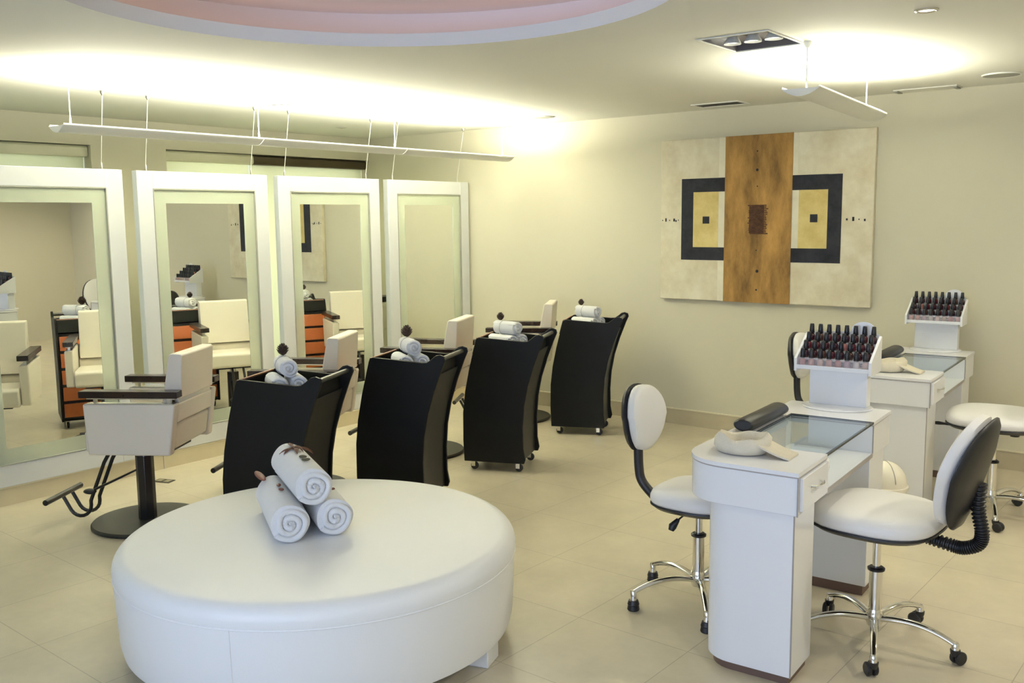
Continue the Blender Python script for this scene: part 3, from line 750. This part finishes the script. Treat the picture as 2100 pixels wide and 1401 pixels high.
# ------------------------------------------------------------------ stools (local: back is towards +x, sitter faces -x)
def stool(label, loc, rz, base_rot, casters=True, SR=.23, seat_z=.50, bellows=True, back_h=.21, back_w=.17, back_c=(.34, .74), lean=14, lever=None):
    t = thing('manicure_stool', label, 'stool', loc, 0)
    if True:
        S_ = bpy.data.objects
    rot = Matrix.Rotation(rz, 4, 'Z')
    def sq(bm, n=2.9):
        for v in bm.verts:
            r_ = math.hypot(v.co.x, v.co.y)
            if r_ < 1e-5: continue
            c_, s_ = abs(v.co.x)/r_, abs(v.co.y)/r_; k = .965*(c_**n+s_**n)**(-1/n)
            v.co.x *= k; v.co.y *= k
        return bm
    def add(name, bm, m, parent=t, **k):
        bmesh.ops.transform(bm, matrix=rot, verts=bm.verts); return obj(name, bm, m, parent, **k)
    # base
    hz = .105
    obj('hub', lathe(BM(), [(0, .075), (.026, .075), (.032, .09), (.032, .12), (.026, .14), (0, .14)], (0,0,0), 24), CHROME, t)
    for k in range(5):
        a = base_rot+72*k; ca, sa = math.cos(R(a)), math.sin(R(a)); Rd = .29
        pts = []; rs = []
        for i in range(11):
            u = i/10; rad = .02+(Rd-.02)*u; z = .105+.022*math.sin(PI*u*.75)-.045*u**2.2
            pts.append((rad*ca, rad*sa, z)); rs.append(.017-.005*u)
        leg = obj('base_arm', tube(BM(), pts, rs, 12, flat=.75), CHROME, t)
        ex, ey = Rd*ca, Rd*sa
        if casters:
            bm = BM(); th = R(a+60+37*k)
            for s in (-1, 1):
                b2 = BM(); lathe(b2, [(0, -.008), (.020, -.008), (.025, -.004), (.025, .004), (.020, .008), (0, .008)], (0, s*.0125, .0255), 18, axis='y')
                bmesh.ops.transform(b2, matrix=Matrix.Translation((ex, ey, 0)) @ Matrix.Rotation(th, 4, 'Z') @ Matrix.Translation((.016, 0, 0)), verts=b2.verts)
                me = bpy.data.meshes.new('tmp'); b2.to_mesh(me); b2.free(); bm.from_mesh(me); bpy.data.meshes.remove(me)
            b2 = BM(); lathe(b2, [(0, .0), (.012, .0), (.017, .012), (.018, .024), (0, .026)], (0,0,0), 16, axis='z')
            bmesh.ops.transform(b2, matrix=Matrix.Translation((ex, ey, .034)), verts=b2.verts)
            me = bpy.data.meshes.new('tmp'); b2.to_mesh(me); b2.free(); bm.from_mesh(me); bpy.data.meshes.remove(me)
            obj('caster', bm, BLACKP, t)
        else:
            obj('glide_foot', lathe(BM(), [(0, 0), (.024, 0), (.026, .004), (.023, .022), (.025, .026), (.020, .042), (0, .044)], (ex, ey, 0), 20), BLACKP, t)
        obj('arm_socket', lathe(BM(), [(0, .043 if not casters else .058), (.014, .043 if not casters else .058), (.014, .09), (.010, .096), (0, .097)], (ex, ey, -.012), 16), CHROME, leg)
    zc = seat_z-.10
    obj('column_sleeve', lathe(BM(), [(.024, .13), (.024, .29)], (0,0,0), 24), CHROME, t)
    obj('column_collar', lathe(BM(), [(.024, .289), (.031, .292), (.032, .300), (.024, .306)], (0,0,0), 24), BLACKP, t)
    obj('gas_piston', lathe(BM(), [(.015, .30), (.015, zc)], (0,0,0), 20), CHROME, t)
    # seat
    add('seat_shell', sq(lathe(BM(), [(0, zc-.006), (SR*.55, zc-.004), (SR*.90, zc+.008), (SR*1.0, zc+.024), (SR*.99, zc+.030), (0, zc+.030)], (0,0,0), 56, sx=1.0, sy=1.03)), BLACKP)
    add('seat_cushion', sq(lathe(BM(), [(0, zc+.0305), (SR*.97, zc+.0305), (SR*1.0, zc+.040), (SR*1.0, zc+.058), (SR*.95, zc+.078), (SR*.82, zc+.091), (SR*.5, zc+.097), (0, zc+.092)], (0,0,0), 56, sx=1.0, sy=1.03)), LEATHER, smooth=60)
    if lever == 'down':
        bm = BM(); tube(bm, [(.02, .03, zc-.004), (.055, .085, zc-.045)], .004, 8); tube(bm, [(.052, .082, zc-.040), (.068, .102, zc-.068), (.072, .108, zc-.085)], [.008, .018, .012], 10)
    else:
        bm = BM(); tube(bm, [(-.05, -.03, zc-.008), (-SR-.01, -.05, zc+.002)], .006, 8); tube(bm, [(-SR+.01, -.048, zc+.002), (-SR-.025, -.052, zc+.004), (-SR-.06, -.056, zc+.004)], [.010, .016, .012], 10, flat=.6)
    add('lever', bm, BLACKP)
    add('adjust_knob', lathe(BM(), [(0, zc-.035), (.022, zc-.033), (.026, zc-.02), (.020, zc-.005), (0, zc-.005)], (.10, -.03, 0), 18), BLACKP)
    # back
    bx, bz = back_c
    def back_piece(x0, x1, grow, dome):
        bm = BM(); n = 40; rings = []
        for s_, k in ((0.0, -1), (.55, -1), (.85, -1), (1, -.6), (1, .6), (.9, 1), (.6, 1), (0, 1)):
            x = x0 if k < 0 else x1
            x = x0+(x1-x0)*(k+1)/2
            dm = dome*(1-s_**2)
            x += -dm if k < 0 else (.022*(1-s_**2)-.022 if x1 > .01 else 0)
            if s_ == 0: rings.append([bm.verts.new((x, 0, 0))]); continue
            rw = []
            for i in range(n):
                a = 2*PI*i/n; cy = math.cos(a); cz = math.sin(a)
                wy = back_w*(1.0+(.06 if cz > 0 else -.12*abs(cz)))*grow
                rw.append(bm.verts.new((x+.045*(cy*s_)**2*-1*.6, wy*s_*math.copysign(abs(cy)**.9, cy), back_h*s_*grow*cz)))
            rings.append(rw)
        for a, b in zip(rings[:-1], rings[1:]):
            for i in range(n):
                j = (i+1) % n
                if len(a) == 1: bm.faces.new((a[0], b[j], b[i]))
                elif len(b) == 1: bm.faces.new((a[i], a[j], b[0]))
                else: bm.faces.new((a[i], a[j], b[j], b[i]))
        bmesh.ops.recalc_face_normals(bm, faces=bm.faces)
        bmesh.ops.transform(bm, matrix=Matrix.Translation((bx, 0, bz)) @ Matrix.Rotation(R(lean), 4, 'Y'), verts=bm.verts)
        return bm
    add('backrest', back_piece(-.045, .0, .97, .022), LEATHER, smooth=60)
    add('backrest_shell', back_piece(.001, .046, 1.0, 0), BLACKP, smooth=60)
    if bellows:
        pts = [(SR*.75, 0, zc), (SR+.03, 0, zc-.012), (bx-.01, 0, zc-.012), (bx+.035, 0, zc+.012), (bx+.045, 0, zc+.055), (bx+.03, 0, bz-back_h*.60), (bx+.03, 0, bz-.03)]
        # resample smooth
        P_ = [Vector(p) for p in pts]; out = []
        for i in range(len(P_)-1):
            p0, p1, p2, p3 = P_[max(i-1, 0)], P_[i], P_[i+1], P_[min(i+2, len(P_)-1)]
            for j in range(26):
                u = j/26; out.append(.5*((2*p1)+(p2-p0)*u+(2*p0-5*p1+4*p2-p3)*u*u+(3*p1-p0-3*p2+p3)*u**3))
        out.append(P_[-1])
        rs = [.019+(.006 if (i//2) % 2 else 0) for i in range(len(out))]
        add('bellows_arm', tube(BM(), out, rs, 14), BLACKP, smooth=20)
    else:
        pts = [(SR*.6, 0, zc-.002), (SR+.0, 0, zc+.002)]+[(SR+.035, 0, zc+.02), (bx-.02, 0, zc+.07), (bx-.005, 0, zc+.13), (bx+.003, 0, bz-back_h*.6), (bx+.028, 0, bz-.02)]
        P_ = [Vector(p) for p in pts]; out = []
        for i in range(len(P_)-1):
            p0, p1, p2, p3 = P_[max(i-1, 0)], P_[i], P_[i+1], P_[min(i+2, len(P_)-1)]
            for j in range(6):
                u = j/6; out.append(.5*((2*p1)+(p2-p0)*u+(2*p0-5*p1+4*p2-p3)*u*u+(3*p1-p0-3*p2+p3)*u**3))
        out.append(P_[-1])
        add('back_bar', tube(BM(), out, .021, 12, flat=.95), BLACKP, smooth=50)
    return t
stool('white client stool with glide feet left of the near manicure table', (3.845, -3.085, 0), R(180), 16, casters=False, SR=.19, seat_z=.515, bellows=False, back_h=.145, back_w=.135, back_c=(.295, .765), lean=4, lever='down')
stool('white rolling stool with bellows arm on the right of the near table', (4.56, -3.04, 0), R(-3), -1, SR=.235, seat_z=.558, back_h=.215, back_w=.175, back_c=(.315, .72), lean=15)
stool('white client stool mostly hidden behind the near polish display', (3.715, -.94, 0), R(180), 30, casters=False, SR=.19, seat_z=.515, bellows=False, back_h=.145, back_w=.135, back_c=(.295, .765), lean=4, lever='down')
stool('white rolling stool at the far manicure table, cut by the right edge', (4.57, -1.08, 0), R(5), -74, SR=.245, seat_z=.585, back_h=.215, back_w=.17, back_c=(.35, .76), lean=15)

# ------------------------------------------------------------------ waste bin
t = thing('waste_bin', 'cream swing-lid waste bin on the floor between the manicure tables', 'bin', (4.20, -1.72, 0))
obj('bin_body', lathe(BM(), [(0, 0), (.085, 0), (.088, .004), (.105, .235), (0, .235)], (0,0,0), 36), CREAMP, t)
obj('bin_rim', lathe(BM(), [(.104, .235), (.112, .238), (.112, .255), (.104, .258), (0, .258)], (0,0,0), 36), CREAMP, t)
bm = BM(); lathe(bm, [(.104, .258)]+[(.104*math.cos(R(a)), .258+.12*math.sin(R(a))) for a in range(10, 91, 10)], (0,0,0), 36); obj('swing_lid', bm, CREAMP, t)
bm = BM(); tube(bm, [(.105*math.cos(R(a))*.71, -.105*math.cos(R(a))*.71, .2585+.1205*math.sin(R(a))) for a in range(12, 168, 8)], .0018, 6); obj('lid_seam', bm, EDGE, t)

# ------------------------------------------------------------------ painting
X0, Z0, PWd, PHt = 1.956, .993, 1.614, 1.207
pt = thing('abstract_painting', 'large abstract painting with ochre centre band and black brackets on the far wall', 'painting', (X0, -.002, Z0))
def slab(name, m, rects, y0, y1, **k):
    bm = BM()
    for u0, u1, v0, v1 in rects: box(bm, u0*PWd, u1*PWd, -y1, -y0, v0*PHt, v1*PHt)
    return obj(name, bm, m, pt, **k)
slab('canvas', CANVAS, [(0, 1, 0, 1)], 0, .038, bevel=.004)
slab('ochre_band', PBROWN, [(.331, .649, -.001, 1.001)], .0381, .0435, bevel=.001)
slab('black_bracket', PBLACK, [(.111, .172, .252, .757), (.172, .331, .673, .757), (.172, .331, .252, .332)], .0381, .0405)
slab('black_bracket', PBLACK, [(.807, .867, .248, .754), (.649, .807, .669, .755), (.649, .807, .248, .331)], .0381, .0405)
slab('straw_panel', PYEL, [(.172, .300, .332, .673)], .0381, .0398); slab('straw_panel', PYEL, [(.679, .807, .331, .669)], .0381, .0398)
slab('chalk_strip', PWHT, [(.300, .331, .332, .673), (.3, .331, .758, .999), (.3, .331, .001, .251)], .0381, .0392); slab('chalk_strip', PWHT, [(.649, .679, .331, .669), (.649, .672, .756, .999)], .0381, .0392)
slab('dark_square', PBLACK, [(.221, .255, .478, .522)], .0399, .0412, bevel=.001); slab('dark_square', PBLACK, [(.731, .764, .482, .528)], .0399, .0412, bevel=.001)
bm = BM()
for k in range(17):
    v = .588-k*.0105; j = .012*random.random(); box(bm, (.444+j)*PWd, (.530+.012*random.random())*PWd, -.0455, -.0436, (v-.0066)*PHt, v*PHt)
box(bm, .452*PWd, .522*PWd, -.0448, -.0436, .42*PHt, .588*PHt)
obj('stitched_patch', bm, PRED, pt)
bm = BM()
for u, v, s in ((.485,.905,.006),(.486,.795,.010),(.488,.698,.005),(.489,.317,.005),(.495,.191,.011),(.493,.078,.007)): lathe(bm, [(0, -.0445), (s, -.0445), (s*1.0, -.0436), (0, -.0436)], (u*PWd, 0, v*PHt), 12, axis='y')
obj('nail_heads', bm, PBLACK, pt)
bm = BM()
for u, v, sx, sz in ((.010,.5,.004,.004),(.028,.503,.006,.013),(.048,.5,.004,.004),(.072,.502,.007,.011),(.082,.496,.005,.007),(.094,.501,.003,.005),(.890,.497,.006,.007),(.917,.499,.007,.014),(.941,.497,.004,.004),(.965,.493,.006,.008)):
    box(bm, u*PWd-sx, u*PWd+sx, -.040, -.0381, v*PHt-sz, v*PHt+sz)
obj('black_marks', bm, PBLACK, pt, bevel=.001)

# ------------------------------------------------------------------ ceiling fittings
def linear_lamp(label, p0, p1, wd, cables, power, parts, inset=.05, shift=0):
    p0 = Vector(p0); p1 = Vector(p1); L = (p1-p0).length; a = math.atan2(p1.y-p0.y, p1.x-p0.x)
    t = thing('pendant_light', label, 'pendant light', tuple(p0), a)
    n = 12
    prof = [(-wd/2+wd*i/n, -.034*(1-((2*i/n)-1)**2)+.006) for i in range(n+1)]
    for k in range(parts):
        x0 = L*k/parts+.002; x1 = L*(k+1)/parts-.002
        bm = BM(); prism(bm, prof+[(u, v+.004) for u, v in prof[::-1]], 'x', x0, x1)
        obj('light_housing', bm, WHITEM, t, smooth=60)
        obj('lamp_tube', tube(BM(), [(x0+.06, 0, -.006), (x1-.06, 0, -.006)], .008, 10), GLOW, t)
    for x in (.004, L-.004):
        bm = BM(); prism(bm, [(u, v+.002) for u, v in prof]+[(u, .006) for u, v in prof[::-1][1:-1]], 'x', x-.003, x+.003); obj('end_cap', bm, WHITEM, t)
    bm = BM()
    for s_ in (-1, 1): y_ = sorted((s_*wd/2, s_*(wd/2-.004))); box(bm, .006, L-.006, *y_, .0105, .0165)
    obj('rim_highlight', bm, mat('painted_rim_glow', (.9, .9, .85), .5, emit=(1, .99, .88), estr=.35), t)  # glowing strip stands in for tube light along the housing rim
    for x in cables:
        bm = BM(); tube(bm, [(x, 0, -.02), (x, 0, .05)], .005, 8); tube(bm, [(x, 0, .05), (x, 0, H-p0.z-.012)], .0028, 8); obj('suspension_cable', bm, CABLE, t)
        obj('ceiling_rose', lathe(BM(), [(.006, H-p0.z-.03), (.018, H-p0.z-.01), (.018, H-p0.z-.0005)], (x, 0, 0), 14), WHITEM, t)
    mid = (p0+p1)/2+(p1-p0).normalized()*shift
    l = area('pendant_light_source', (mid.x, mid.y, p0.z+.012), (L-2*inset, wd*.7), power, LAMPCOL, (PI, 0, 0)); l.rotation_euler = (PI, 0, -a); l.name = 'lamp_glow'
    return t
linear_lamp('long white linear pendant light hung above the mirrors', (.70, -4.11, 2.115), (.70, -.36, 2.115), .15, (.08, 1.27, 2.45, 3.68), 94, 3)
linear_lamp('short white linear pendant light hung above the manicure tables', (3.935, -2.33, 2.185), (3.80, -.88, 2.185), .17, (.10, 1.30), 25, 1, .28, .14)

def round_grille(name, c, r, label, cat='speaker'):
    t = thing(name, label, cat, (c[0], c[1], H-.009))
    obj('rim', lathe(BM(), [(r, .0085), (r, .004), (r-.003, 0), (r-.008, .001), (r-.008, .0085)], (0,0,0), 40, cap=False), WHITEM, t)
    obj('grille', lathe(BM(), [(0, .0015), (r-.008, .0015)], (0,0,0), 40, cap=False), GRILL, t)
round_grille('ceiling_speaker', (1.14, -.46), .085, 'round white ceiling speaker near the far end of the long pendant')
round_grille('ceiling_speaker', (4.39, -.47), .105, 'round white ceiling speaker near the right edge')
t = thing('recessed_downlight', 'small round recessed downlight at the top right of the ceiling', 'downlight', (4.53, -2.578, H-.008))
obj('trim_ring', lathe(BM(), [(.045, .0075), (.045, .003), (.036, 0), (.030, .004)], (0,0,0), 32, cap=False), STEEL, t)
obj('lamp_lens', lathe(BM(), [(0, .005), (.030, .005)], (0,0,0), 32, cap=False), GLOWD, t)
dl = t
for (x, y), lab in (((6.15, -2.6), 'added unseen recessed downlight beyond the right edge, level with the manicure tables'), ((6.15, -.9), 'added unseen recessed downlight beyond the right edge, near the far wall'), ((6.3, -4.6), 'added unseen recessed downlight beyond the right edge, nearest the camera')):  # unseen downlights, added to brighten the right part of the room
    dup(dl, (x, y, H-.008), None, lab)
t = thing('recessed_downlight', 'tiny dark recessed spotlight near the left wall behind the pendant', 'downlight', (-.60, -.99, H-.008))
obj('trim_ring', lathe(BM(), [(.045, .0075), (.045, .003), (.036, 0), (.030, .004)], (0,0,0), 32, cap=False), STEEL, t)
obj('lamp_lens', lathe(BM(), [(0, .005), (.030, .005)], (0,0,0), 32, cap=False), DARK, t)
def spot(name, loc, power, size=R(100), col=(1, .93, .76)):
    l = bpy.data.lights.new(name, 'SPOT'); l.energy = power; l.spot_size = size; l.spot_blend = .6; l.shadow_soft_size = .04; l.color = col
    o = bpy.data.objects.new(name, l); o.location = loc; S.collection.objects.link(o)
spot('downlight_beam', (4.53, -2.578, H-.02), 18)
spot('downlight_beam', (6.15, -2.6, H-.02), 45, R(150))  # from here on, fill beams of the added downlights
spot('downlight_beam', (6.15, -.9, H-.02), 45, R(150))
spot('downlight_beam', (6.3, -4.6, H-.02), 30, R(150))
# square multi-lamp fixture set in the ceiling hole
t = thing('recessed_spot_fixture', 'rectangular recessed grey fixture with three small spots', 'ceiling light', ((FX[0]+FX[1])/2, (FX[2]+FX[3])/2, H))
hx, hy = (FX[1]-FX[0])/2, (FX[3]-FX[2])/2
bm = BM()
for q in ((-hx-.010, hx+.010, -hy-.010, -hy+.002), (-hx-.010, hx+.010, hy-.002, hy+.010), (-hx-.010, -hx+.002, -hy+.002, hy-.002), (hx-.002, hx+.010, -hy+.002, hy-.002)): box(bm, *q, -.006, -.0005)
obj('fixture_frame', bm, WHITEM, t, bevel=.001)
bm = BM(); box(bm, -hx, -hx+.004, -hy, hy, 0, .03); box(bm, hx-.004, hx, -hy, hy, 0, .03); box(bm, -hx, hx, -hy, -hy+.004, 0, .03); box(bm, -hx, hx, hy-.004, hy, 0, .03); obj('fixture_can', bm, GREYM, t)
obj('fixture_tray', box(BM(), -hx, hx, -hy, hy, .0305, .035), GREYM, t)
for x in (-.10, .0, .10):
    s = obj('spot_lamp', lathe(BM(), [(.024, .0300), (.038, .008), (.040, .000), (.034, .006), (0, .02)], (x, .02, 0), 24, cap=False), WHITEM, t)
    obj('lamp_lens', lathe(BM(), [(0, .009), (.034, .0085)], (x, .02, 0), 20, cap=False), GLOWD, s)
def vent(c, sx, sy, rz, label):
    t = thing('ceiling_vent', label, 'vent', (c[0], c[1], H-.008), rz)
    bm = BM(); a, b = sx/2, sy/2
    for q in ((-a, a, -b, -b+.018), (-a, a, b-.018, b), (-a, -a+.018, -b+.018, b-.018), (a-.018, a, -b+.018, b-.018)): box(bm, *q, 0, .0075)
    obj('vent_frame', bm, WHITEM, t, bevel=.001)
    obj('vent_plate', box(BM(), -a+.018, a-.018, -b+.018, b-.018, .003, .007), WHITEM, t)
    obj('vent_slot', box(BM(), -a+.02, a-.02, -b+.019, b-.05, .0002, .0029), DARK, t)
vent((2.56, -.29), .36, .20, 0, 'slim white ceiling vent with dark slot left of the painting top')
vent((.345, -2.37), .26, .10, R(15), 'small white ceiling vent behind the long pendant light')
t = thing('access_panel', 'flat white ceiling access panel above the painting, beside the right speaker', 'panel', (3.90, -.12, H-.008))
obj('panel_plate', box(BM(), -.19, .19, -.075, .075, 0, .0075), CEIL, t, bevel=.002)
for x in (-.175, .175): obj('panel_clip', box(BM(), x-.012, x+.012, -.07, .04, -.008, -.0003), GRILL, t)
# floor socket
t = thing('floor_socket', 'small dark double socket set in the floor by the first chair', 'socket', (.27, -3.36, 0), R(20))
obj('socket_plate', box(BM(), -.06, .06, -.035, .035, .0003, .004), BRNZ, t, bevel=.001)
for x in (-.028, .028): obj('socket_lid', box(BM(), x-.02, x+.02, -.022, .022, .004, .0055), mat('brass_lid', (.35, .31, .2), .4, metal=.5, var=.1), t)
bm = BM(); box(bm, -.057, .057, -.032, .032, .0041, .0043); obj('socket_inset', bm, DARK, t)
